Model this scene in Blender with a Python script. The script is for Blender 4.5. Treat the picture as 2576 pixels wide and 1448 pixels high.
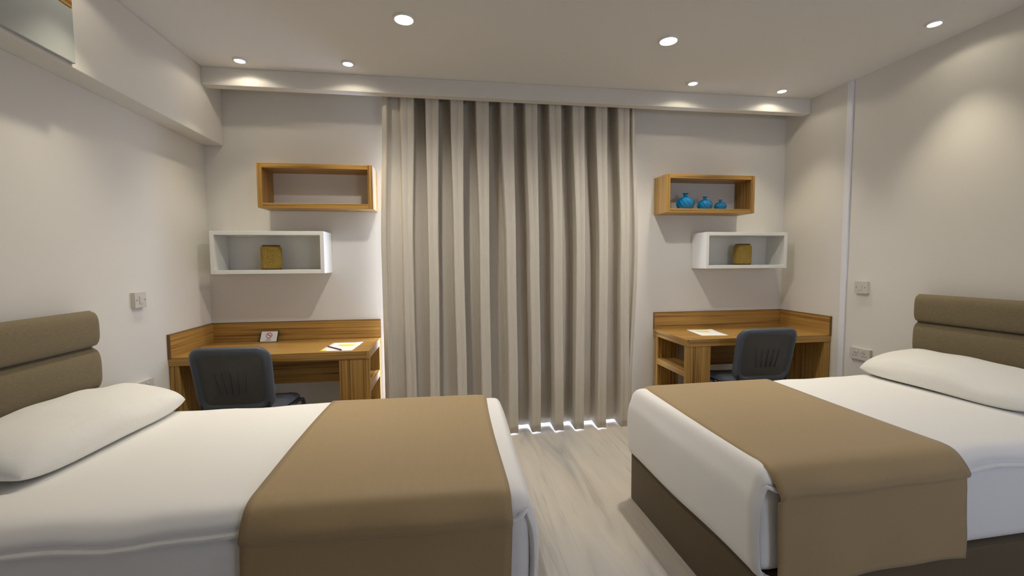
import bpy, bmesh, math, random
from mathutils import Vector, Matrix
random.seed(7)
PI = math.pi
scene = bpy.context.scene
for o in list(bpy.data.objects): bpy.data.objects.remove(o)
C = scene.collection

# ------------------------------------------------------------------ camera
cam_d = bpy.data.cameras.new('camera'); cam = bpy.data.objects.new('camera', cam_d); C.objects.link(cam)
cam_d.sensor_width = 36.0
cam_d.lens = 1111.14 / 2576 * 36.0
cam_d.clip_start = 0.02
YAW, PITCH, ROLL, CH = .1486, .0611, -.0062, 1.3181
Fv = Vector((math.sin(YAW)*math.cos(PITCH), math.cos(YAW)*math.cos(PITCH), -math.sin(PITCH)))
Rv = Vector((math.cos(YAW), -math.sin(YAW), 0)); Uv = Rv.cross(Fv)
R2 = Rv*math.cos(ROLL) + Uv*math.sin(ROLL); U2 = -Rv*math.sin(ROLL) + Uv*math.cos(ROLL)
cam.matrix_world = Matrix(((R2.x, U2.x, -Fv.x, 0), (R2.y, U2.y, -Fv.y, 0), (R2.z, U2.z, -Fv.z, CH), (0, 0, 0, 1)))
scene.camera = cam

# ------------------------------------------------------------------ world and exposure
world = bpy.data.worlds.new('world'); scene.world = world; world.use_nodes = True
bg = world.node_tree.nodes['Background']
bg.inputs['Color'].default_value = (.68, .77, 1.0, 1); bg.inputs['Strength'].default_value = 16.0
vs = scene.view_settings
vs.view_transform = 'Standard'; vs.look = 'None'; vs.gamma = 1; vs.use_curve_mapping = False
vs.exposure = 0.02
WARM = (1.0, .90, .69)
SPOT_W, SPOT_GLOW, WASH_W = 23.0, 24.0, 1.2
MAIN_W, MAIN_GLOW = 66.0, 40.0

# ------------------------------------------------------------------ room numbers
D, XL, XR, YN = 3.421, -1.6595, 2.8612, -1.6
ZC, ZB, YB = 2.572, 2.460, 3.165
XS, ZS = -1.5307, 2.135

# ------------------------------------------------------------------ materials
def mat(name, col, rough=.6, spec=.3, metal=0, bump=None, var=None, trans=0, sheen=0, coat=0):
    m = bpy.data.materials.new(name); m.use_nodes = True
    nt = m.node_tree; b = nt.nodes['Principled BSDF']
    b.inputs['Base Color'].default_value = (*col, 1); b.inputs['Roughness'].default_value = rough
    b.inputs['Specular IOR Level'].default_value = spec; b.inputs['Metallic'].default_value = metal
    b.inputs['Transmission Weight'].default_value = trans; b.inputs['Coat Weight'].default_value = coat
    if sheen: b.inputs['Sheen Weight'].default_value = sheen
    tc = nt.nodes.new('ShaderNodeTexCoord')
    if var:                                   # (scale xyz, amount)
        mp = nt.nodes.new('ShaderNodeMapping'); mp.inputs['Scale'].default_value = var[0]
        n = nt.nodes.new('ShaderNodeTexNoise'); n.inputs['Scale'].default_value = 1; n.inputs['Detail'].default_value = 3
        cr = nt.nodes.new('ShaderNodeValToRGB')
        cr.color_ramp.elements[0].position = .3; cr.color_ramp.elements[1].position = .7
        cr.color_ramp.elements[0].color = (*[c*(1-var[1]) for c in col], 1)
        cr.color_ramp.elements[1].color = (*[min(1, c*(1+var[1])) for c in col], 1)
        nt.links.new(tc.outputs['Object'], mp.inputs[0]); nt.links.new(mp.outputs[0], n.inputs['Vector'])
        nt.links.new(n.outputs['Fac'], cr.inputs[0]); nt.links.new(cr.outputs[0], b.inputs['Base Color'])
    if bump:                                  # (scale, strength, distance)
        n = nt.nodes.new('ShaderNodeTexNoise'); n.inputs['Scale'].default_value = bump[0]; n.inputs['Detail'].default_value = 4
        bp = nt.nodes.new('ShaderNodeBump'); bp.inputs['Strength'].default_value = bump[1]; bp.inputs['Distance'].default_value = bump[2]
        nt.links.new(tc.outputs['Object'], n.inputs['Vector'])
        nt.links.new(n.outputs['Fac'], bp.inputs['Height']); nt.links.new(bp.outputs[0], b.inputs['Normal'])
    return m

def wood(name, scale):
    m = bpy.data.materials.new(name); m.use_nodes = True
    nt = m.node_tree; b = nt.nodes['Principled BSDF']; L = nt.links.new
    tc = nt.nodes.new('ShaderNodeTexCoord'); mp = nt.nodes.new('ShaderNodeMapping'); mp.inputs['Scale'].default_value = scale
    n1 = nt.nodes.new('ShaderNodeTexNoise'); n1.inputs['Scale'].default_value = 1; n1.inputs['Detail'].default_value = 5
    n1.inputs['Roughness'].default_value = .55; n1.inputs['Distortion'].default_value = .10
    cr = nt.nodes.new('ShaderNodeValToRGB'); e = cr.color_ramp.elements
    e[0].position = .36; e[0].color = (.19, .092, .022, 1)
    e[1].position = .72; e[1].color = (.52, .31, .088, 1)
    k = e.new(.45); k.color = (.37, .205, .052, 1)
    k = e.new(.57); k.color = (.43, .245, .066, 1)
    L(tc.outputs['Object'], mp.inputs[0]); L(mp.outputs[0], n1.inputs['Vector'])
    L(n1.outputs['Fac'], cr.inputs[0]); L(cr.outputs[0], b.inputs['Base Color'])
    b.inputs['Roughness'].default_value = .38; b.inputs['Specular IOR Level'].default_value = .35
    bp = nt.nodes.new('ShaderNodeBump'); bp.inputs['Strength'].default_value = .12; bp.inputs['Distance'].default_value = .002
    L(n1.outputs['Fac'], bp.inputs['Height']); L(bp.outputs[0], b.inputs['Normal'])
    return m

def floor_mat():
    m = bpy.data.materials.new('vinyl_floor'); m.use_nodes = True
    nt = m.node_tree; b = nt.nodes['Principled BSDF']; L = nt.links.new
    tc = nt.nodes.new('ShaderNodeTexCoord')
    def noise(sc, det, dist, seed):
        mp = nt.nodes.new('ShaderNodeMapping'); mp.inputs['Scale'].default_value = sc; mp.inputs['Location'].default_value = (seed, seed*2, 0)
        n = nt.nodes.new('ShaderNodeTexNoise'); n.inputs['Scale'].default_value = 1; n.inputs['Detail'].default_value = det
        n.inputs['Distortion'].default_value = dist
        L(tc.outputs['Object'], mp.inputs[0]); L(mp.outputs[0], n.inputs['Vector']); return n
    a = noise((6, .8, 1), 5, .9, 3.1)
    cr = nt.nodes.new('ShaderNodeValToRGB'); e = cr.color_ramp.elements
    e[0].position = .33; e[0].color = (.44, .415, .385, 1); e[1].position = .68; e[1].color = (.66, .61, .535, 1)
    k = e.new(.47); k.color = (.59, .55, .49, 1)
    L(a.outputs['Fac'], cr.inputs[0])
    s = noise((26, .9, 1), 6, 1.6, 8.7)
    cs = nt.nodes.new('ShaderNodeValToRGB'); e = cs.color_ramp.elements
    e[0].position = .30; e[0].color = (.50, .49, .48, 1); e[1].position = .45; e[1].color = (1, 1, 1, 1)
    L(s.outputs['Fac'], cs.inputs[0])
    w = noise((2.2, .9, 1), 3, .4, 1.3)
    cw = nt.nodes.new('ShaderNodeValToRGB'); e = cw.color_ramp.elements
    e[0].position = .35; e[0].color = (.86, .90, .96, 1); e[1].position = .62; e[1].color = (1.0, .98, .95, 1)
    L(w.outputs['Fac'], cw.inputs[0])
    def mul(x, y, f):
        mx = nt.nodes.new('ShaderNodeMix'); mx.data_type = 'RGBA'; mx.blend_type = 'MULTIPLY'; mx.inputs[0].default_value = f
        L(x, mx.inputs[6]); L(y, mx.inputs[7]); return mx.outputs[2]
    L(mul(mul(cr.outputs[0], cs.outputs[0], .38), cw.outputs[0], 1), b.inputs['Base Color'])
    b.inputs['Roughness'].default_value = .42; b.inputs['Specular IOR Level'].default_value = .35
    return m

def emit(name, col, st):
    m = bpy.data.materials.new(name); m.use_nodes = True; nt = m.node_tree
    nt.nodes.remove(nt.nodes['Principled BSDF'])
    e = nt.nodes.new('ShaderNodeEmission'); e.inputs[0].default_value = (*col, 1); e.inputs[1].default_value = st
    nt.links.new(e.outputs[0], nt.nodes['Material Output'].inputs[0]); return m

def glass_mat():
    m = bpy.data.materials.new('window_glass'); m.use_nodes = True; nt = m.node_tree
    nt.nodes.remove(nt.nodes['Principled BSDF'])
    t = nt.nodes.new('ShaderNodeBsdfTransparent'); g = nt.nodes.new('ShaderNodeBsdfGlossy'); g.inputs['Roughness'].default_value = .02
    mx = nt.nodes.new('ShaderNodeMixShader'); mx.inputs[0].default_value = .07
    nt.links.new(t.outputs[0], mx.inputs[1]); nt.links.new(g.outputs[0], mx.inputs[2])
    nt.links.new(mx.outputs[0], nt.nodes['Material Output'].inputs[0]); return m

def paper_mat(name, ellipse, corner):
    """white sheet printed with a soft yellow oval (object space) and an optional yellow corner"""
    m = bpy.data.materials.new(name); m.use_nodes = True; nt = m.node_tree; b = nt.nodes['Principled BSDF']; L = nt.links.new
    tc = nt.nodes.new('ShaderNodeTexCoord')
    def blob(cx, cy, rx, ry, soft):
        mp = nt.nodes.new('ShaderNodeMapping'); mp.inputs['Location'].default_value = (-cx/rx, -cy/ry, 0); mp.inputs['Scale'].default_value = (1/rx, 1/ry, 0)
        ln = nt.nodes.new('ShaderNodeVectorMath'); ln.operation = 'LENGTH'
        mr = nt.nodes.new('ShaderNodeMapRange'); mr.inputs['From Min'].default_value = 1; mr.inputs['From Max'].default_value = soft
        L(tc.outputs['Object'], mp.inputs[0]); L(mp.outputs[0], ln.inputs[0]); L(ln.outputs['Value'], mr.inputs['Value'])
        return mr.outputs[0]
    col = None
    def over(prev, fac, c):
        mx = nt.nodes.new('ShaderNodeMix'); mx.data_type = 'RGBA'; L(fac, mx.inputs[0])
        if prev is None: mx.inputs[6].default_value = (.88, .86, .84, 1)
        else: L(prev, mx.inputs[6])
        mx.inputs[7].default_value = (*c, 1); return mx.outputs[2]
    col = over(col, blob(*ellipse, .45), (.80, .72, .05))
    col = over(col, blob(ellipse[0]-.045, ellipse[1]+.01, .03, .03, .2), (.50, .68, .10))
    if corner: col = over(col, blob(*corner, .7), (.85, .70, .08))
    L(col, b.inputs['Base Color']); b.inputs['Roughness'].default_value = .7
    return m

M = {}
M['wall'] = mat('wall_paint', (.75, .725, .675), .75, .2, bump=(90, .03, .002))
M['ceil'] = mat('ceiling_paint', (.78, .765, .735), .8, .15)
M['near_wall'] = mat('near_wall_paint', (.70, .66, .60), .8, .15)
M['trim'] = mat('trim_white', (.80, .81, .86), .45, .4)
M['floor'] = floor_mat()
M['woodx'] = wood('zebrano_lengthwise', (1.2, 92, 92))
M['woody'] = wood('zebrano_depthwise', (92, 1.2, 92))
M['woodz'] = wood('zebrano_upright', (92, 92, 1.2))
M['edge'] = mat('wood_edge_band', (.18, .095, .03), .5)
M['white_lacquer'] = mat('white_lacquer', (.83, .83, .80), .35, .4)
M['sheet'] = mat('white_cotton', (.92, .905, .875), .85, .1, bump=(7, .10, .02), sheen=.2)
M['pillow'] = mat('pillow_cotton', (.88, .865, .82), .85, .1, bump=(11, .22, .02), sheen=.2)
M['runner'] = mat('tan_satin', (.405, .290, .148), .55, .25, var=((120, 6, 120), .018), sheen=.2)
M['fab'] = mat('olive_upholstery', (.205, .162, .094), .85, .15, var=((90, 60, 220), .09), bump=(420, .35, .002), sheen=.2)
M['base'] = mat('brown_divan_fabric', (.14, .106, .064), .85, .15, bump=(480, .4, .002), sheen=.1)
M['piping'] = mat('tan_piping', (.22, .14, .05), .7)
M['curtain'] = mat('linen_curtain', (.64, .59, .51), .9, .05, var=((300, 300, 9), .05), sheen=.1)
M['plastic'] = mat('charcoal_plastic', (.070, .082, .105), .42, .45, bump=(300, .08, .001))
M['plastic_in'] = mat('black_plastic', (.075, .072, .066), .5, .3)
M['steel'] = mat('black_steel', (.018, .019, .022), .35, .5)
M['switch'] = mat('switch_plastic', (.62, .58, .53), .4, .4)
M['switch_dark'] = mat('switch_holes', (.09, .085, .08), .5)
M['panel'] = mat('grey_laminate', (.40, .42, .41), .45, .35)
M['panelwood'] = wood('zebrano_panel', (92, 1.5, 92))
M['gold'] = mat('woven_gold', (.44, .30, .06), .45, .4, metal=.25, var=((80, 80, 80), .2))
M['gold_body'] = mat('woven_gold_body', (.30, .20, .04), .5, .4)
M['gold_dark'] = mat('woven_gold_rim', (.17, .11, .025), .5, .4)
M['blue'] = mat('blue_glass', (.0, .30, .66), .07, .6, trans=.4, coat=.4)
M['blue'].node_tree.nodes['Principled BSDF'].inputs['IOR'].default_value = 1.45
M['ring'] = mat('downlight_ring', (.82, .81, .79), .4)
M['lens_small'] = emit('spot_lens', (1, .93, .80), SPOT_GLOW)
M['lens_big'] = emit('main_lens', (1, .97, .92), MAIN_GLOW)
M['glass'] = glass_mat()
M['frame'] = mat('white_aluminium', (.8, .8, .82), .4)
M['card'] = mat('sign_card', (.80, .78, .76), .4)
M['black'] = mat('sign_black', (.02, .02, .02), .4)
M['red'] = mat('sign_red', (.48, .05, .09), .5)
M['pen'] = mat('pen_maroon', (.13, .035, .04), .35)
M['paperL'] = paper_mat('paper_print_yellow', (.02, .045, .075, .055), (-.10, -.14, .05, .05))
M['paperR'] = paper_mat('paper_print_oval', (-.005, .04, .06, .055), None)

# ------------------------------------------------------------------ helpers
def obj(name, bm, m, parent=None, smooth=False, auto=None):
    bmesh.ops.recalc_face_normals(bm, faces=bm.faces[:])
    me = bpy.data.meshes.new(name); bm.to_mesh(me); bm.free()
    if smooth:
        for p in me.polygons: p.use_smooth = True
        if auto: me.set_sharp_from_angle(angle=math.radians(auto))
    me.materials.append(M[m] if isinstance(m, str) else m)
    o = bpy.data.objects.new(name, me); C.objects.link(o)
    if parent: o.parent = parent
    return o
def tag(o, label, cat, group=None):
    o['label'] = label; o['category'] = cat
    if group: o['group'] = group
    return o
def thing(name, label, cat, loc=(0, 0, 0), rz=0, group=None):
    o = bpy.data.objects.new(name, None); C.objects.link(o); o.empty_display_size = .05
    o.location = loc; o.rotation_euler = (0, 0, rz); return tag(o, label, cat, group)
def struct(o):
    o['kind'] = 'structure'; return o
def dup(root, loc, rz=None):
    r = root.copy(); C.objects.link(r); r.location = loc
    if rz is not None: r.rotation_euler = (0, 0, rz)
    for ch in list(root.children):
        c = ch.copy(); C.objects.link(c); c.parent = r
        for g in list(ch.children):
            d = g.copy(); C.objects.link(d); d.parent = c
    return r
def B(x0, x1, y0, y1, z0, z1, bev=0, seg=2, bm=None):
    own = bm is None
    b = bmesh.new()
    bmesh.ops.create_cube(b, size=1, matrix=Matrix.Translation(((x0+x1)/2, (y0+y1)/2, (z0+z1)/2)) @ Matrix.Diagonal((abs(x1-x0), abs(y1-y0), abs(z1-z0), 1)))
    if bev: bmesh.ops.bevel(b, geom=b.edges[:], offset=bev, segments=seg, affect='EDGES', profile=.5)
    if own: return b
    me = bpy.data.meshes.new('t'); b.to_mesh(me); b.free(); bm.from_mesh(me); bpy.data.meshes.remove(me)
    return bm
def tube(bm, pts, r, n=10):
    """smooth-ish tube along a polyline"""
    pts = [Vector(p) for p in pts]; rings = []
    for i, p in enumerate(pts):
        t = (pts[min(i+1, len(pts)-1)] - pts[max(i-1, 0)]).normalized()
        a = Vector((0, 0, 1)) if abs(t.z) < .9 else Vector((1, 0, 0))
        u = t.cross(a).normalized(); v = t.cross(u)
        rings.append([bm.verts.new(p + r*(math.cos(2*PI*k/n)*u + math.sin(2*PI*k/n)*v)) for k in range(n)])
    for a, b in zip(rings, rings[1:]):
        # match starting vertex to avoid twist
        off = min(range(n), key=lambda o: (a[0].co - b[o].co).length - (0 if o else 1e-6))
        d1 = sum((a[k].co - b[(k+off) % n].co).length for k in range(n)); d2 = sum((a[k].co - b[(off-k) % n].co).length for k in range(n))
        sg = 1 if d1 <= d2 else -1
        bb = [b[(off + sg*k) % n] for k in range(n)]
        for k in range(n): bm.faces.new((a[k], a[(k+1) % n], bb[(k+1) % n], bb[k]))
    bm.faces.new(rings[0][::-1]); bm.faces.new(rings[-1])
    return bm
def grid(rows):
    bm = bmesh.new(); V = [[bm.verts.new(p) for p in r] for r in rows]
    for i in range(len(V)-1):
        for j in range(len(V[0])-1): bm.faces.new((V[i][j], V[i][j+1], V[i+1][j+1], V[i+1][j]))
    return bm
def lathe(prof, n=32, wob=None):
    bm = bmesh.new(); rings = []
    for i, (r, z) in enumerate(prof):
        ring = []
        for k in range(n):
            th = 2*PI*k/n; rr = r*(wob(th, z) if wob else 1)
            ring.append(bm.verts.new((rr*math.cos(th), rr*math.sin(th), z)))
        rings.append(ring)
    for a, b in zip(rings, rings[1:]):
        for k in range(n): bm.faces.new((a[k], a[(k+1) % n], b[(k+1) % n], b[k]))
    bm.faces.new(rings[0][::-1]); bm.faces.new(rings[-1])
    return bm
def rrect(w, h, r, n=8):
    """rounded rectangle outline, centred, list of (x, z)"""
    r = max(min(r, w/2-1e-4, h/2-1e-4), 1e-4); out = []
    for cx, cz, a0 in ((w/2-r, h/2-r, 0), (-w/2+r, h/2-r, PI/2), (-w/2+r, -h/2+r, PI), (w/2-r, -h/2+r, 1.5*PI)):
        for k in range(n+1):
            a = a0 + PI/2*k/n; out.append((cx + r*math.cos(a), cz + r*math.sin(a)))
    return out
def interp(prof, x):
    for (x0, y0), (x1, y1) in zip(prof, prof[1:]):
        if x <= x1: return y0 + (y1-y0)*(x-x0)/(x1-x0) if x > x0 else y0
    return prof[-1][1]
def sst(e0, e1, x):
    t = max(0, min(1, (x-e0)/(e1-e0))); return t*t*(3-2*t)
def cr_path(pts, n):
    """Catmull-Rom resample of 2-D points"""
    P = [pts[0]] + list(pts) + [pts[-1]]; out = []
    for i in range(1, len(P)-2):
        for k in range(n):
            t = k/n; a, b, c, d = P[i-1], P[i], P[i+1], P[i+2]
            out.append(tuple(.5*(2*b[j] + (c[j]-a[j])*t + (2*a[j]-5*b[j]+4*c[j]-d[j])*t*t + (3*b[j]-a[j]-3*c[j]+d[j])*t**3) for j in range(len(b))))
    out.append(tuple(pts[-1])); return out

# ------------------------------------------------------------------ the room
T = .16
struct(obj('floor', B(XL-T, XR+T, YN-T, D+T, -.1, 0), 'floor'))
struct(obj('ceiling', B(XL-T, XR+T, YN-T, D+T, ZC, ZC+.12), 'ceil'))
struct(obj('wall_left', B(XL-T, XL, YN, D, 0, ZC), 'wall'))
struct(obj('wall_right', B(XR, XR+T, YN, D, 0, ZC), 'wall'))
WX0, WX1, WZ1 = -.44, 1.40, 2.12                       # balcony door opening behind the curtain
bm = bmesh.new()
B(XL, WX0, D, D+T, 0, ZC, bm=bm); B(WX1, XR, D, D+T, 0, ZC, bm=bm); B(WX0, WX1, D, D+T, WZ1, ZC, bm=bm)
struct(obj('wall_back', bm, 'wall'))
NX0, NX1, NZ0, NZ1 = 1.85, 2.60, 1.10, 2.0                # window in the wall behind the viewer
bm = bmesh.new()
B(XL, NX0, YN-T, YN, 0, ZC, bm=bm); B(NX1, XR, YN-T, YN, 0, ZC, bm=bm)
B(NX0, NX1, YN-T, YN, 0, NZ0, bm=bm); B(NX0, NX1, YN-T, YN, NZ1, ZC, bm=bm)
struct(obj('wall_front', bm, 'near_wall'))
struct(obj('ceiling_soffit', B(XL, XS, YN, D, ZS, ZC, .004, 2), 'wall'))
struct(obj('ceiling_pelmet', B(XS, XR, YB, YB+.072, ZB, ZC, .003, 2), 'wall'))
struct(obj('trim_1', B(XR-.014, XR, 2.788, 2.832, 0, ZC, .003), 'trim'))

def window(name, x0, x1, z0, z1, yc, n):
    w = 0.05; bm = bmesh.new()
    B(x0, x1, yc-.03, yc+.03, z0, z0+w, bm=bm); B(x0, x1, yc-.03, yc+.03, z1-w, z1, bm=bm)
    for i in range(n+1):
        xc = x0 + (x1-x0)*i/n; a = max(x0, xc-w/2); b = min(x1, xc+w/2)
        if i == 0: b = x0+w
        if i == n: a = x1-w
        B(a, b, yc-.03, yc+.03, z0+w, z1-w, bm=bm)
    f = struct(obj(name, bm, 'frame'))
    for i in range(n):
        xa = x0 + (x1-x0)*i/n + w*.6; xb = x0 + (x1-x0)*(i+1)/n - w*.6
        obj('pane', B(xa, xb, yc-.004, yc+.004, z0+w, z1-w), 'glass', f)
    return f
window('window_1', WX0, WX1, 0, WZ1, D+.11, 2)
window('window_2', NX0, NX1, NZ0, NZ1, YN-.10, 2)
def portal(x, y, z, w, h, rx):
    ld = bpy.data.lights.new('daylight_portal', 'AREA'); ld.shape = 'RECTANGLE'; ld.size = w; ld.size_y = h
    ld.cycles.is_portal = True
    o = bpy.data.objects.new('daylight_portal', ld); C.objects.link(o); o.location = (x, y, z); o.rotation_euler = (rx, 0, 0)
portal((WX0+WX1)/2, D+.17, WZ1/2, WX1-WX0, WZ1, -PI/2)
portal((NX0+NX1)/2, YN-.17, (NZ0+NZ1)/2, NX1-NX0, NZ1-NZ0, PI/2)

# ------------------------------------------------------------------ downlights
def downlight(name, label, x, y, r, big, group):
    t = thing(name, label, 'ceiling light', (x, y, ZC), 0, group)
    bm = lathe([(r+.013, 0), (r+.013, -.004), (r+.008, -.010), (r+.001, -.010), (r, -.004), (r, 0)], 36)
    obj('trim_ring', bm, 'ring', t, True, 40)
    obj('lens', lathe([(r*.995, -.0022), (r*.8, -.0042), (r*.3, -.005), (.001, -.0052)], 36), 'lens_big' if big else 'lens_small', t, True)
    ld = bpy.data.lights.new('beam', 'SPOT'); ld.color = WARM if not big else (1, .945, .86)
    ld.energy = MAIN_W if big else SPOT_W
    ld.spot_size = math.radians(150 if big else 80); ld.spot_blend = 1.0 if big else .9
    ld.shadow_soft_size = r*.8
    lo = bpy.data.objects.new('beam', ld); C.objects.link(lo); lo.parent = t; lo.location = (0, 0, -.014)
    if not big:
        ld = bpy.data.lights.new('wash', 'SPOT'); ld.color = WARM; ld.energy = WASH_W
        ld.spot_size = math.radians(152); ld.spot_blend = .25; ld.shadow_soft_size = .008
        lo = bpy.data.objects.new('wash', ld); C.objects.link(lo); lo.parent = t; lo.location = (0, 0, -.014)
    return t
GB, GS = 'large ceiling downlights', 'small spotlights along the pelmet'
for x, y, w in ((-.194, 2.418, 'boxed soffit'), (1.278, 2.441, 'trim strip')):
    downlight('downlight', f'large round recessed downlight over the foot of the bed by the {w} wall', x, y, .046, True, GB)
for x, y, w in ((-1.242, 3.035, 'in the corner beside the boxed soffit'), (-.591, 2.990, 'above the empty wooden shelf beside the curtain'),
                (1.754, 2.988, 'above the wooden shelf with blue vases'), (2.494, 3.033, 'in the corner nearest the trim strip wall')):
    downlight('spotlight', f'small recessed spotlight by the pelmet {w}', x, y, .029, False, GS)
downlight('spotlight', 'small recessed spotlight above the headboard by the trim strip wall', 2.599, 2.075, .029, False, None)
downlight('spotlight', 'small recessed spotlight above the pillow by the boxed soffit wall', -1.298, 2.075, .029, False, None)

# ------------------------------------------------------------------ overhead panel on the soffit
t = thing('overhead_cupboard', 'pale grey flap with wood strip above fixed on the boxed soffit', 'cupboard', (XS, 1.2, 2.14))
obj('flap', B(0, .018, -.95, .945, .008, .228, .002), 'panel', t)
obj('wood_strip', B(0, .018, -.95, .945, .231, .42, .002), 'panelwood', t)

# ------------------------------------------------------------------ curtain
FC = [(-.408, -.436, -.433), (-.252, -.265, -.261), (-.079, -.087, -.09), (.097, .099, .107), (.28, .287, .292), (.462, .483, .498),
      (.639, .661, .671), (.819, .842, .849), (.998, 1.018, 1.016), (1.177, 1.201, 1.195), (1.353, 1.373, 1.385), (1.445, 1.475, 1.44)]
def curtain():
    YF, YR = 3.256, 3.402
    NZ = 44; rows = []
    zs = [.007 + (2.545-.007)*(i/NZ) for i in range(NZ+1)]
    for z in zs:
        tt = z/2.5
        cen = []
        for k, (a, m, b) in enumerate(FC):      # top, mid, low centres
            c = b + (m-b)*sst(.1, .55, tt) if tt < .55 else m + (a-m)*sst(.55, .98, tt)
            cen.append(c + .002*math.sin(2.1*z + 2.2*k)*(1-tt))
        pts = []
        for k in range(len(cen)-1):
            c0, c1 = cen[k], cen[k+1]
            wv = .0015*math.sin(3.1*z + 1.9*k)*(1-.7*tt)
            w0 = w1 = .035 + .011*sst(.55, 1, tt) + wv
            if k == 0: w0 = .020
            if k == len(cen)-2: w1 = .026
            dep = YR - .008*math.sin(k*1.7 + 1.5*z)
            if k in (0, len(cen)-2): dep = YF + .040
            span = c1-c0; a, b = c0+w0, c1-w1; n = 8
            cre = .007*(.35+.65*tt)
            sec = [(c0, YF+cre), (c0+.006, YF+cre*.5), (c0+.014, YF), (c0+w0*.6, YF-.003), (a-.008, YF-.003), (a-.002, YF-.001), (a+.001, YF+.005),
                   (a+.0015, YF+.03), (a+.0015, (YF+dep)/2+.01), (a+.003, dep-.012), (a+.010, dep)]
            for q in range(1, n): sec.append((a+.010+(b-a-.020)*q/n, dep - .006*math.sin(PI*q/n)))
            sec += [(b-.010, dep), (b-.003, dep-.012), (b-.0015, (YF+dep)/2+.01), (b-.0015, YF+.03), (b-.001, YF+.005), (b+.002, YF-.001), (b+.008, YF-.003),
                    (c1-w1*.6, YF-.003), (c1-.014, YF), (c1-.006, YF+cre*.5)]
            pts += [(x, y, z) for x, y in sec]
        pts.append((cen[-1], YF, z)); pts.append((cen[-1]+.012, YF+.03, z)); pts.append((cen[-1]+.014, YF+.085, z))
        c0 = cen[0]; pts = [(c0-.022, YF+.055, z), (c0-.018, YF+.02, z)] + pts
        if z < .2:      # hem: recessed cloth hangs a little higher
            pts = [(x, y, z + .011*sst(YF+.01, YR, y)*(1-z/.2)) for x, y, z in pts]
        rows.append(pts)
    bm = grid(rows)
    o = obj('curtain', bm, 'curtain', None, True, 28)
    md = o.modifiers.new('thickness', 'SOLIDIFY'); md.thickness = .003
    return tag(o, 'floor length beige pleated curtain drawn across the balcony door', 'curtain')
curtain()

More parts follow.
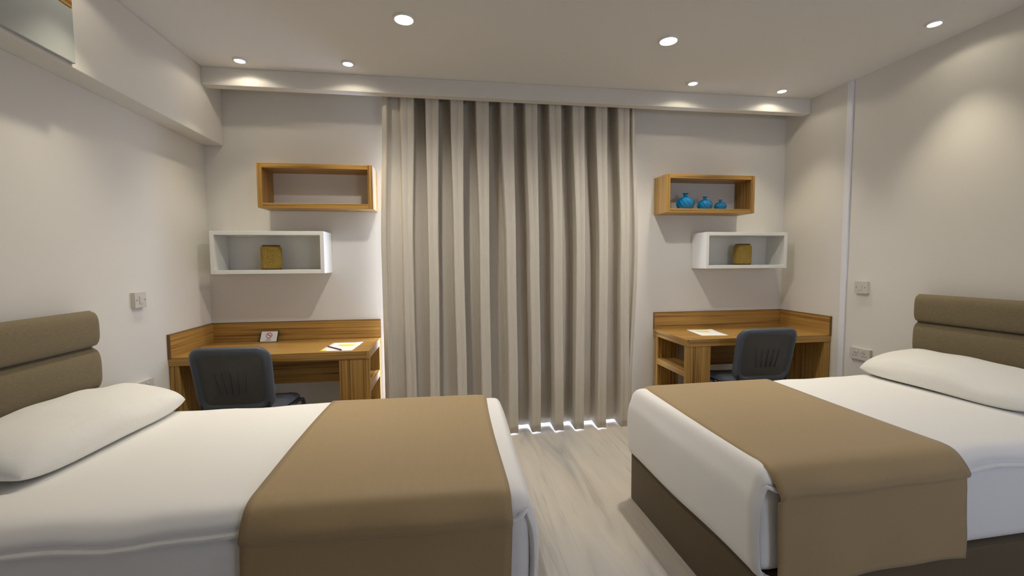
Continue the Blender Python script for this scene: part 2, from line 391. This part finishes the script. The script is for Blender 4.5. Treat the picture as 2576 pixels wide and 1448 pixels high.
# ------------------------------------------------------------------ beds
LW = 'the boxed soffit wall'; RW = 'the trim strip wall'
def make_bed(sg, X0, Lf, yc, rz, where, runner_a, runner_b):
    """sg=+1 head at low X, -1 head at high X; local a runs from head wall to foot, b across (near side negative)"""
    loc = (X0 + sg*.016, yc, 0); W = .50
    def L(a, b, z): return (sg*a, b, z)
    bed = thing('bed', f'single bed with olive padded headboard and brown base against {where}', 'bed', loc, rz)
    def lb(a0, a1, b0, b1, z0, z1, bev, seg=3): return B(min(sg*a0, sg*a1), max(sg*a0, sg*a1), b0, b1, z0, z1, bev, seg)
    obj('divan_base', lb(.09, Lf, -W, W, .0, .262, .008), 'base', bed, True, 40)
    obj('mattress', lb(.10, Lf+.020, -W+.006, W-.006, .264, .572, .05, 6), 'sheet', bed, True, 60)
    # headboard: board with three padded rolls
    hb = obj('headboard', lb(.004, .045, -.435, .435, .02, 1.10, .006), 'piping', bed, True, 40)
    for z0, z1 in ((.555, .748), (.748, .942), (.942, 1.108)):
        prof = []
        n = 14
        for k in range(n+1):
            v = -1 + 2*k/n; prof.append((.046 + .046*(1-abs(v)**3.6)**.5, (z0+z1)/2 + v*(z1-z0)/2))
        rows = []
        bs = [-.432, -.4315, -.429, -.424, -.416] + [-.40 + .80*i/10 for i in range(11)] + [.416, .424, .429, .4315, .432]
        for b in bs:
            e = min(1, (.432-abs(b))/.016); s = math.sqrt(max(0, 1-(1-e)**2))
            rows.append([L(.046 + (a-.046)*s, b, (z0+z1)/2 + (z-(z0+z1)/2)*(.985+.015*s)) for a, z in prof])
        obj('padded_roll', grid(rows), 'fab', hb, True)
    # ---------------- duvet (a thing lying on the bed)
    ZT = .630
    P = cr_path([(0, ZT), (.20, ZT), (.38, ZT), (.435, ZT-.001), (.468, ZT-.010), (.492, ZT-.032), (.503, ZT-.048), (.501, ZT-.057), (.510, ZT-.062), (.516, ZT-.069), (.512, ZT-.078), (.500, ZT-.078)], 5)
    Q = cr_path([(Lf-.10, ZT), (Lf-.06, ZT-.003), (Lf-.02, ZT-.017), (Lf+.012, ZT-.052), (Lf+.034, ZT-.11), (Lf+.040, ZT-.19), (Lf+.038, ZT-.265), (Lf+.032, ZT-.325), (Lf+.018, ZT-.358), (Lf-.0, ZT-.364)], 5)
    A = [.105, .12, .16] + [.2 + (Lf-.10-.2)*i/26 for i in range(26)]
    half = [(b, z, i) for i, (b, z) in enumerate(P)]
    full = [(-b, z, i) for b, z, i in reversed(half)] + [(b, z, i) for b, z, i in half[1:]]
    arc = [0]
    for p, q in zip(P, P[1:]): arc.append(arc[-1] + math.hypot(q[0]-p[0], q[1]-p[1]))
    rows = []
    for a in A + [q[0] for q in Q]:
        pass
    ts = [(a, ZT, 0.0) for a in A] + [(q[0], q[1], min(1, (ZT-q[1])/.07)) for q in Q]
    rnd = random.Random(5+int(sg)); ph = [rnd.uniform(0, 6.28) for _ in range(8)]
    for (a, zq, w) in ts:
        w = w*w*(3-2*w)
        row = []
        for (b, z, i) in full:
            s = -1 if b < 0 else 1
            # on the top: plain cross profile with soft waves near the hem
            e = sst(.38, .50, abs(b))
            wav = e*(.006*math.sin(5.2*a+ph[0]) + .004*math.sin(11*a+ph[1]) + .0025*math.sin(23*a+ph[2]))
            top = Vector((a, b + s*wav*.5, z - wav*1.1))
            # on the foot: wraps round the corner instead of dropping
            ee = max(0, arc[i]-.455)*.40; rc = .055
            phi = min(PI/2, ee/rc)
            fo = Vector((a - rc*(1-math.cos(phi)) - max(0, ee-rc*PI/2)*1.3, s*(min(arc[i], .455) + rc*math.sin(phi)), zq - .004*math.sin(9*b+ph[3])*w - .012*(ee > 0)*min(1, ee/.05)))
            p = top.lerp(fo, w)
            if w == 0: p.z -= .0025*math.sin(4*a+ph[4])*math.cos(5*b+ph[5])*sst(0, .3, abs(a-.1))
            row.append(L(*p))
        rows.append(row)
    du = obj('duvet', grid(rows), 'sheet', None, True)
    du.location = loc; du.rotation_euler = (0, 0, rz)
    md = du.modifiers.new('thickness', 'SOLIDIFY'); md.thickness = .018; md.offset = -1
    tag(du, f'smooth white duvet spread over the bed by {where}', 'duvet')
    # ---------------- runner
    def ztop(a, b):
        zz = interp([(p[0], p[1]) for p in P[:38]], abs(b)) if abs(b) < .503 else P[30][1]
        dq = ZT - interp([(Lf-.10, ZT), (Lf-.06, ZT-.004), (Lf-.02, ZT-.02), (Lf, ZT-.045)], a)
        return zz - dq
    RP = cr_path([(0, ZT), (.20, ZT), (.38, ZT), (.435, ZT-.001), (.470, ZT-.010), (.497, ZT-.034), (.519, ZT-.060), (.525, ZT-.074), (.521, ZT-.084), (.511, ZT-.104), (.509, .40), (.511, .32), (.510, .235)], 4)
    rf = [(-b, z) for b, z in reversed(RP)] + RP[1:]
    rows = []
    NA = 30
    for i in range(NA+1):
        a = runner_a + (runner_b-runner_a)*i/NA; row = []
        f = i/NA
        dq = ZT - interp([(Lf-.10, ZT), (Lf-.06, ZT-.004), (Lf-.02, ZT-.02), (Lf, ZT-.045)], a)
        for (b, z) in rf:
            s = -1 if b < 0 else 1
            h = sst(.56, .30, z)
            bul = sst(.61, .56, z)*sst(.51, .545, z)
            wv = h*(.006*math.sin(9*a+ph[6]) + .004*math.sin(19*a+ph[2])) + bul*(.004*math.sin(6*a+ph[7]) + .0025*math.sin(17*a+ph[1]))
            zz = z - dq*(1-h) + .007 - (.012*math.sin(3.2*a+ph[3]) if z < .30 else 0)*sst(.30, .24, z)
            # slightly wandering long edges
            aa = a + .012*math.sin(3*b+ph[5])*(1-h)
            row.append(L(aa, b + s*(wv + .010), zz))
        rows.append(row)
    ru = obj('bed_runner', grid(rows), 'runner', None, True)
    ru.location = loc; ru.rotation_euler = (0, 0, rz)
    md = ru.modifiers.new('thickness', 'SOLIDIFY'); md.thickness = .004; md.offset = 1
    tag(ru, f'tan satin runner draped over the foot of the bed by {where}', 'bed runner')
    return bed

make_bed(1, XL, 1.889, 1.808, math.radians(-1.5), LW, 1.084, 1.834)
make_bed(-1, XR, 1.834, 1.808, math.radians(1.5), RW, 1.044, 1.80)

def make_pillow(label, loc, tilt, rz, seed):
    rnd = random.Random(seed); N = 34; hl, hw, th = .425, .175, .080
    p1, p2, p3 = (rnd.uniform(0, 6.28) for _ in range(3))
    def side(s):
        rows = []
        for i in range(N+1):
            u = math.sin(PI/2*(-1+2*i/N)); row = []
            for j in range(N+1):
                v = math.sin(PI/2*(-1+2*j/N))
                k = (1-abs(u)**4.4)*(1-abs(v)**3.4)
                t = th*max(0, k)**.48 + (.005*math.exp(-((abs(v)-.66)/.035)**2)*(1-u*u) if s > 0 else 0)*k**.3
                pin = 1 - .055*(1-abs(v)**2)*abs(u)**6
                pinv = 1 - .06*(1-abs(u)**2)*abs(v)**6
                x = v*hw*pinv*math.sqrt(1-.36*u*u*u*u); y = u*hl*pin*math.sqrt(1-.16*v*v)
                wr = .008*math.sin(16*y + 8*x + p1)*(abs(v)**2)*(1-abs(u)**4) + .006*math.sin(26*y - 9*x + p2)*abs(v)*(1-abs(v)**6)*(1-abs(u)**6)
                wr *= (1-abs(v)**8)*(1-abs(u)**8)
                row.append((x, y, s*t*(1.0 if s > 0 else .55) + (wr if s > 0 else 0) + .014*math.sin(3*u+p3)*k))
            rows.append(row)
        return rows
    bm = grid(side(1)); b2 = grid(side(-1)); me = bpy.data.meshes.new('t'); b2.to_mesh(me); b2.free(); bm.from_mesh(me)
    bmesh.ops.remove_doubles(bm, verts=bm.verts[:], dist=.0004)
    o = obj('pillow', bm, 'pillow', None, True)
    o.location = loc; o.rotation_euler = (0, tilt, rz)
    return tag(o, label, 'pillow')
make_pillow(f'plump white pillow propped on the headboard by {LW}', (-1.398, 1.905, .698), math.radians(13), math.radians(-3), 3)
make_pillow(f'plump white pillow propped on the headboard by {RW}', (2.602, 1.895, .698), math.radians(-13), math.radians(3), 9)

# ------------------------------------------------------------------ desks
def make_desk(sg, X0, label):
    """corner desk: local x runs from the side wall into the room (mirrored by sg), local y = 0 at the back wall, front at -.518"""
    t = thing('desk', label, 'desk', (X0, D, 0)); DW, DD = 1.167, .518
    def b(x0, x1, y0, y1, z0, z1, bev=.0012): return B(min(sg*x0, sg*x1), max(sg*x0, sg*x1), y0, y1, z0, z1, bev, 1)
    g = .001
    obj('desktop', b(g, DW-.0185, -DD, -.019, .697, .742), 'woodx', t)
    obj('end_board', b(DW-.018, DW, -DD, -.019, .697, .750), 'woody', t)
    obj('top_laminate', b(.019, DW-.0185, -DD, -.019, .742, .750), 'woodx', t)
    bb = obj('back_upstand', b(g, DW, -.018, -g, .697, .886), 'woodx', t)
    obj('edge_band', b(g, DW, -.0185, -g, .886, .889, .0005), 'edge', bb)
    obj('edge_band', b(DW, DW+.002, -.0185, -g, .75, .889, .0005), 'edge', bb)
    sb = obj('side_upstand', b(g, .018, -DD, -.0185, .742, .886), 'woody', t)
    obj('edge_band', b(g, .0185, -DD-.001, -.0185, .886, .889, .0005), 'edge', sb)
    obj('edge_band', b(g, .0185, -DD-.003, -DD, .742, .889, .0005), 'edge', sb)
    obj('side_panel', b(g, .055, -DD+.003, -.019, 0, .697), 'woodz', t)
    obj('modesty_panel', b(.0555, DW-.1875, -.222, -.204, .485, .696), 'woodx', t)
    obj('front_upright', b(DW-.187, DW-.001, -DD+.002, -DD+.038, 0, .697), 'woodz', t)
    obj('back_upright', b(DW-.187, DW-.001, -.075, -.019, 0, .697), 'woodz', t)
    for z0, z1 in ((.472, .520), (.255, .300), (.03, .075)):
        obj('shelf', b(DW-.186, DW-.002, -DD+.038, -.075, z0, z1), 'woody', t)
    return t
make_desk(1, XL, 'striped wood corner desk holding the no smoking sign and a pen')
make_desk(-1, XR, 'striped wood corner desk below the shelf of blue vases')

# ------------------------------------------------------------------ chairs
def make_chair(label, loc, rz):
    t = thing('chair', label, 'chair', loc, rz)
    # backrest shell (outline rings, curved in plan, reclined)
    W, H, Z0 = .432, .385, .47
    def place(x, zz, dy):
        k = (zz + H/2)/H
        y = -.205 - .085*k + dy + .045*(x/(W/2))**2
        wx = 1 - .05*(1-k)
        return (x*wx, y, Z0 + H/2 + zz)
    def rings(spec, flip=False):
        bm = bmesh.new(); R = []
        for inset, dy in spec:
            s = rrect(W-2*inset, H-2*inset, .075-inset*.7 if inset < .06 else max(.03*(1-inset/.21), .002), 7)
            R.append([bm.verts.new(place(x, z, dy)) for x, z in s])
        for a, b in zip(R, R[1:]):
            n = len(a)
            for k in range(n): bm.faces.new((a[k], a[(k+1) % n], b[(k+1) % n], b[k]))
        bm.faces.new(R[-1])
        return bm
    obj('back_panel', rings([(.040, -.003), (.050, .0005), (.08, .001), (.12, .001), (.16, .001), (.185, .001)]), 'plastic_in', t, True)
    rim = bmesh.new()
    bm1 = rings([(.050, .003), (.042, -.004), (.034, -.013), (.022, -.018), (.010, -.015), (.002, -.006), (0, .006), (.004, .018), (.016, .026), (.05, .028), (.09, .026), (.13, .024), (.17, .022), (.187, .022)])
    obj('backrest', bm1, 'plastic', t, True)
    for i in range(5):
        x = (i-2)*.034
        bm = bmesh.new(); tube(bm, [place(x*(1+.25*k/4), -.085+.13*k/4, -.0005) for k in range(5)], .0032, 6)
        obj('rib', bm, 'plastic_in', t, True)
    # seat
    bm = bmesh.new(); R = []
    for inset, z in ((.03, .432), (.006, .438), (0, .450), (.004, .464), (.016, .474), (.05, .478), (.12, .474), (.18, .472), (.208, .472)):
        s = rrect(.45-2*inset, .44-2*inset, max(.07-inset*.3, .004), 6)
        R.append([bm.verts.new((x*(1-.04*(y < 0)), y+.02, z - (.030*sst(.12, .24, y+.02) if z > .433 else .02*sst(.12, .24, y+.02)))) for x, y in s])
    for a, b in zip(R, R[1:]):
        n = len(a)
        for k in range(n): bm.faces.new((a[k], a[(k+1) % n], b[(k+1) % n], b[k]))
    bm.faces.new(R[0][::-1]); bm.faces.new(R[-1])
    obj('seat', bm, 'plastic', t, True)
    for s in (-1, 1):
        bm = bmesh.new(); tube(bm, cr_path([(s*.225, .12, .425), (s*.232, .175, .418), (s*.236, .205, .385), (s*.240, .222, .20), (s*.246, .238, .008)], 4), .0115)
        obj('leg', bm, 'steel', t, True)
        bm = bmesh.new(); tube(bm, cr_path([(s*.225, .0, .425), (s*.228, -.13, .41), (s*.234, -.18, .36), (s*.240, -.215, .18), (s*.246, -.245, .008)], 4), .0115)
        obj('leg', bm, 'steel', t, True)
        bm = bmesh.new(); tube(bm, [(s*.225, .13, .425), (s*.225, -.02, .425)], .0115); obj('seat_rail', bm, 'steel', t, True)
        bm = bmesh.new(); tube(bm, cr_path([(s*.165, .02, .425), (s*.172, -.14, .424), (s*.176, -.185, .45), (s*.178, -.188, .56)], 4), .012)
        obj('back_bracket', bm, 'steel', t, True)
    bm = bmesh.new(); tube(bm, [(-.225, .05, .425), (.225, .05, .425)], .010); obj('cross_bar', bm, 'steel', t, True)
    return t
make_chair('charcoal plastic chair at the desk with the no smoking sign', (-1.19, 2.87, 0), math.radians(-1))
make_chair('charcoal plastic chair at the desk below the blue vases', (2.175, 2.93, 0), math.radians(-3))

# ------------------------------------------------------------------ box shelves
def make_shelf(name, label, xa, xb, z0, z1, dep, th, mx, mz, bracket=False):
    t = thing(name, label, 'wall shelf', (xa, D, z0)); w, h = xb-xa, z1-z0
    obj('top_board', B(th, w-th, -dep, -.001, h-th, h, .0012, 1), mx, t)
    obj('bottom_board', B(th, w-th, -dep, -.001, 0, th, .0012, 1), mx, t)
    obj('side_board', B(0, th, -dep, -.001, 0, h, .0012, 1), mz, t)
    obj('side_board', B(w-th, w, -dep, -.001, 0, h, .0012, 1), mz, t)
    if bracket:
        bm = bmesh.new(); tube(bm, [(th+.014, -.17, th), (th+.014, -.17, th+.016)], .008); obj('fixing_cap', bm, 'switch_dark', t, True)
    return t
make_shelf('wooden_box_shelf', 'empty striped wood box shelf on the wall beside the curtain', -1.243, -.494, 1.687, 1.986, .205, .032, 'woodx', 'woodz')
make_shelf('white_box_shelf', 'white box shelf on the wall below the empty wooden shelf', -1.552, -.828, 1.241, 1.530, .205, .026, 'white_lacquer', 'white_lacquer')
make_shelf('wooden_box_shelf', 'striped wood box shelf holding three blue glass vases', 1.686, 2.432, 1.684, 1.978, .205, .032, 'woodx', 'woodz')
make_shelf('white_box_shelf', 'white box shelf on the wall below the blue vases', 2.025, 2.735, 1.248, 1.535, .205, .026, 'white_lacquer', 'white_lacquer', True)

# ------------------------------------------------------------------ blue vases
def vase(label, x, z, R, H):
    hb = H*.80
    prof = [(R*.5, 0), (R*.72, .002), (R*.88, hb*.14), (R*.97, hb*.32), (R, hb*.48), (R*.95, hb*.66), (R*.80, hb*.82), (R*.55, hb*.94), (R*.30, hb*1.0), (R*.235, hb*1.04), (R*.23, H*.93), (R*.27, H*.965), (R*.36, H*.99), (R*.36, H), (R*.2, H), (R*.18, H*.95)]
    prof = cr_path(prof, 3)
    o = obj('vase', lathe(prof, 72, lambda th, zz: 1 + .045*math.cos(12*(th + 1.1*zz/hb))*max(0, min(1, (hb*1.0-zz)/(hb*.2)))), 'blue', None, True)
    o.location = (x, D-.115, z); o['group'] = 'blue vases in a row'
    return tag(o, label, 'vase', 'blue glass vases')
ZV = 1.684+.032+.0003
vase('largest round blue ribbed glass vase on the wooden shelf', 1.894, ZV, .067, .128)
vase('medium round blue ribbed glass vase between the other two', 2.062, ZV, .056, .104)
vase('smallest round blue ribbed glass vase on the wooden shelf', 2.197, ZV, .046, .082)

# ------------------------------------------------------------------ woven gold lanterns
def lantern(label, x, z, rz):
    t = thing('lantern', label, 'lantern', (x, D-.105, z), rz, 'woven gold lanterns')
    w, d, h = .132, .095, .170
    def outline(wi, de, r): return rrect(wi, de, r, 6)
    def prism(rr):
        bm = bmesh.new(); R = []
        for ins, zz in rr:
            R.append([bm.verts.new((px, py, zz)) for px, py in outline(w-2*ins, d-2*ins, .03)])
        for a, b in zip(R, R[1:]):
            n = len(a)
            for k in range(n): bm.faces.new((a[k], a[(k+1) % n], b[(k+1) % n], b[k]))
        bm.faces.new(R[0][::-1]); bm.faces.new(R[-1]); return bm
    obj('body', prism([(.012, .0), (.005, .008), (.004, .03), (.004, .14), (.006, .158), (.014, .166)]), 'gold_body', t, True, 50)
    obj('rim', prism([(.018, .163), (.010, .164), (.008, .168), (.012, .172), (.022, .173)]), 'gold_dark', t, True, 50)
    obj('foot', prism([(.012, 0), (.006, .002), (.003, .008), (.006, .012)]), 'gold_dark', t, True, 50)
    # lattice: two families of slanting strips wound round the body
    out = outline(w-.006, d-.006, .03); n = len(out); per = [0]
    for k in range(n): per.append(per[-1] + math.dist(out[k], out[(k+1) % n]))
    tot = per[-1]
    def at(s):
        s %= tot
        for k in range(n):
            if s <= per[k+1]:
                f = (s-per[k])/max(per[k+1]-per[k], 1e-9); a, b = out[k], out[(k+1) % n]
                return a[0]+(b[0]-a[0])*f, a[1]+(b[1]-a[1])*f
        return out[0]
    bm = bmesh.new(); NF = 22
    for sgn in (-1, 1):
        for i in range(NF):
            pts = []
            for k in range(13):
                f = k/12; px, py = at(tot*i/NF + sgn*f*.16); zz = .014 + f*.142
                q = 1 - (.02 if zz > .15 else 0); pts.append((px*q, py*q, zz))
            tube(bm, pts, .0021, 4)
    lt = obj('lattice', bm, 'gold', t); lt['kind'] = 'stuff'
    return t
lantern('woven gold lantern on the white shelf below the empty wooden shelf', -1.205, 1.241+.026, math.radians(4))
lantern('woven gold lantern on the white shelf below the blue vases', 2.412, 1.248+.026, math.radians(-8))

# ------------------------------------------------------------------ papers, pen, sign
def paper(label, cx, cy, rz, m, z):
    rows = []
    for i in range(13):
        y = -.145 + .29*i/12
        rows.append([(-.103 + .206*j/8, y, .0012 + .004*max(0, (j-6)/2)*max(0, (i-8)/4)) for j in range(9)])
    o = obj('paper_sheet', grid(rows), m, None, True); o.location = (cx, cy, z); o.rotation_euler = (0, 0, rz)
    md = o.modifiers.new('thickness', 'SOLIDIFY'); md.thickness = .0010
    return tag(o, label, 'paper')
paper('white sheet with yellow print under the pen on the desk', -.695, 3.074, math.radians(-4), 'paperL', .750)
paper('white sheet with yellow print on the desk below the blue vases', 2.010, 3.160, math.radians(-8), 'paperR', .750)
bm = bmesh.new(); tube(bm, [(-.088, 0, 0), (-.084, 0, 0), (.066, 0, 0), (.088, 0, 0)], .0042, 10)
pn = thing('pen', 'slim maroon pen lying on the printed sheet', 'pen', (-.730, 3.006, .7568), math.atan2(-.142, .119))
obj('barrel', bm, 'pen', pn, True, 40)
bm = lathe([(.0012, -.012), (.0042, 0)], 10); bmesh.ops.rotate(bm, verts=bm.verts[:], cent=(0, 0, 0), matrix=Matrix.Rotation(-PI/2, 3, 'Y')); bmesh.ops.translate(bm, verts=bm.verts[:], vec=(.088, 0, 0))
obj('tip', bm, 'black', pn)

sn = thing('table_sign', 'small framed no smoking sign leaning on the desk upstand', 'sign', (-1.262, 3.350, .7505), math.radians(-3))
def tilted(bm, ang=math.radians(-28)):
    bmesh.ops.rotate(bm, verts=bm.verts[:], cent=(0, 0, 0), matrix=Matrix.Rotation(ang, 3, 'X')); return bm
obj('frame', tilted(B(-.062, .062, -.002, .003, .0015, .084, .001, 1)), 'black', sn)
obj('card', tilted(B(-.056, .056, -.0032, -.0021, .003, .080)), 'card', sn)
bm = bmesh.new()
tube(bm, [(.019*math.cos(k*PI/12), -.0036, .050 + .019*math.sin(k*PI/12)) for k in range(25)], .0022, 6)
tube(bm, [(-.013, -.0036, .063), (.013, -.0036, .037)], .0019, 6)
obj('prohibition_ring', tilted(bm), 'red', sn)
obj('cigarette', tilted(B(-.012, .012, -.0036, -.0033, .0485, .0515)), 'black', sn)
obj('caption_line', tilted(B(-.014, .014, -.0036, -.0033, .021, .024)), 'black', sn)
obj('caption_line', tilted(B(-.020, .020, -.0036, -.0033, .012, .0145)), 'black', sn)

# ------------------------------------------------------------------ wall switches and sockets
def plate(name, label, cat, side, y, z, w, h, double):
    x0 = XL if side > 0 else XR
    t = thing(name, label, cat, (x0, y, z)); s = side
    def b(d0, d1, y0, y1, z0, z1, bev=.001): return B(min(s*d0, s*d1), max(s*d0, s*d1), y0, y1, z0, z1, bev, 2)
    obj('back_box', b(.0005, .016, -w/2, w/2, -h/2, h/2, .001), 'switch', t)
    obj('faceplate', b(.0163, .022, -w/2-.001, w/2+.001, -h/2-.001, h/2+.001, .002), 'switch', t)
    if not double:
        obj('rocker', b(.0222, .0255, -.013, .013, -.020, .020, .001), 'switch', t)
        for yy in (-.032, .032): obj('screw', b(.0222, .0228, yy-.003, yy+.003, -.003, .003, .0005), 'switch_dark', t)
    else:
        for yy in (-.036, .036):
            obj('rocker', b(.0222, .0255, yy-.008 + (.018 if yy < 0 else -.018), yy+.008 + (.018 if yy < 0 else -.018), .008, .026, .001), 'switch', t)
            for dy, dz, hw, hh in ((0, .006, .002, .005), (-.011, -.014, .0045, .002), (.011, -.014, .0045, .002)):
                obj('socket_hole', b(.0222, .0226, yy+dy-hw, yy+dy+hw, dz-hh, dz+hh, 0), 'switch_dark', t)
    return t
plate('light_switch', f'square light switch on {LW}', 'switch', 1, 2.661, 1.120, .088, .082, False)
plate('wall_socket', f'double socket on {LW} behind the pillow', 'socket', 1, 2.655, .636, .148, .082, True)
plate('light_switch', f'square light switch on {RW}', 'switch', -1, 2.662, 1.121, .092, .084, False)
plate('wall_socket', f'double socket on {RW} above the pillow corner', 'socket', -1, 2.650, .657, .148, .080, True)
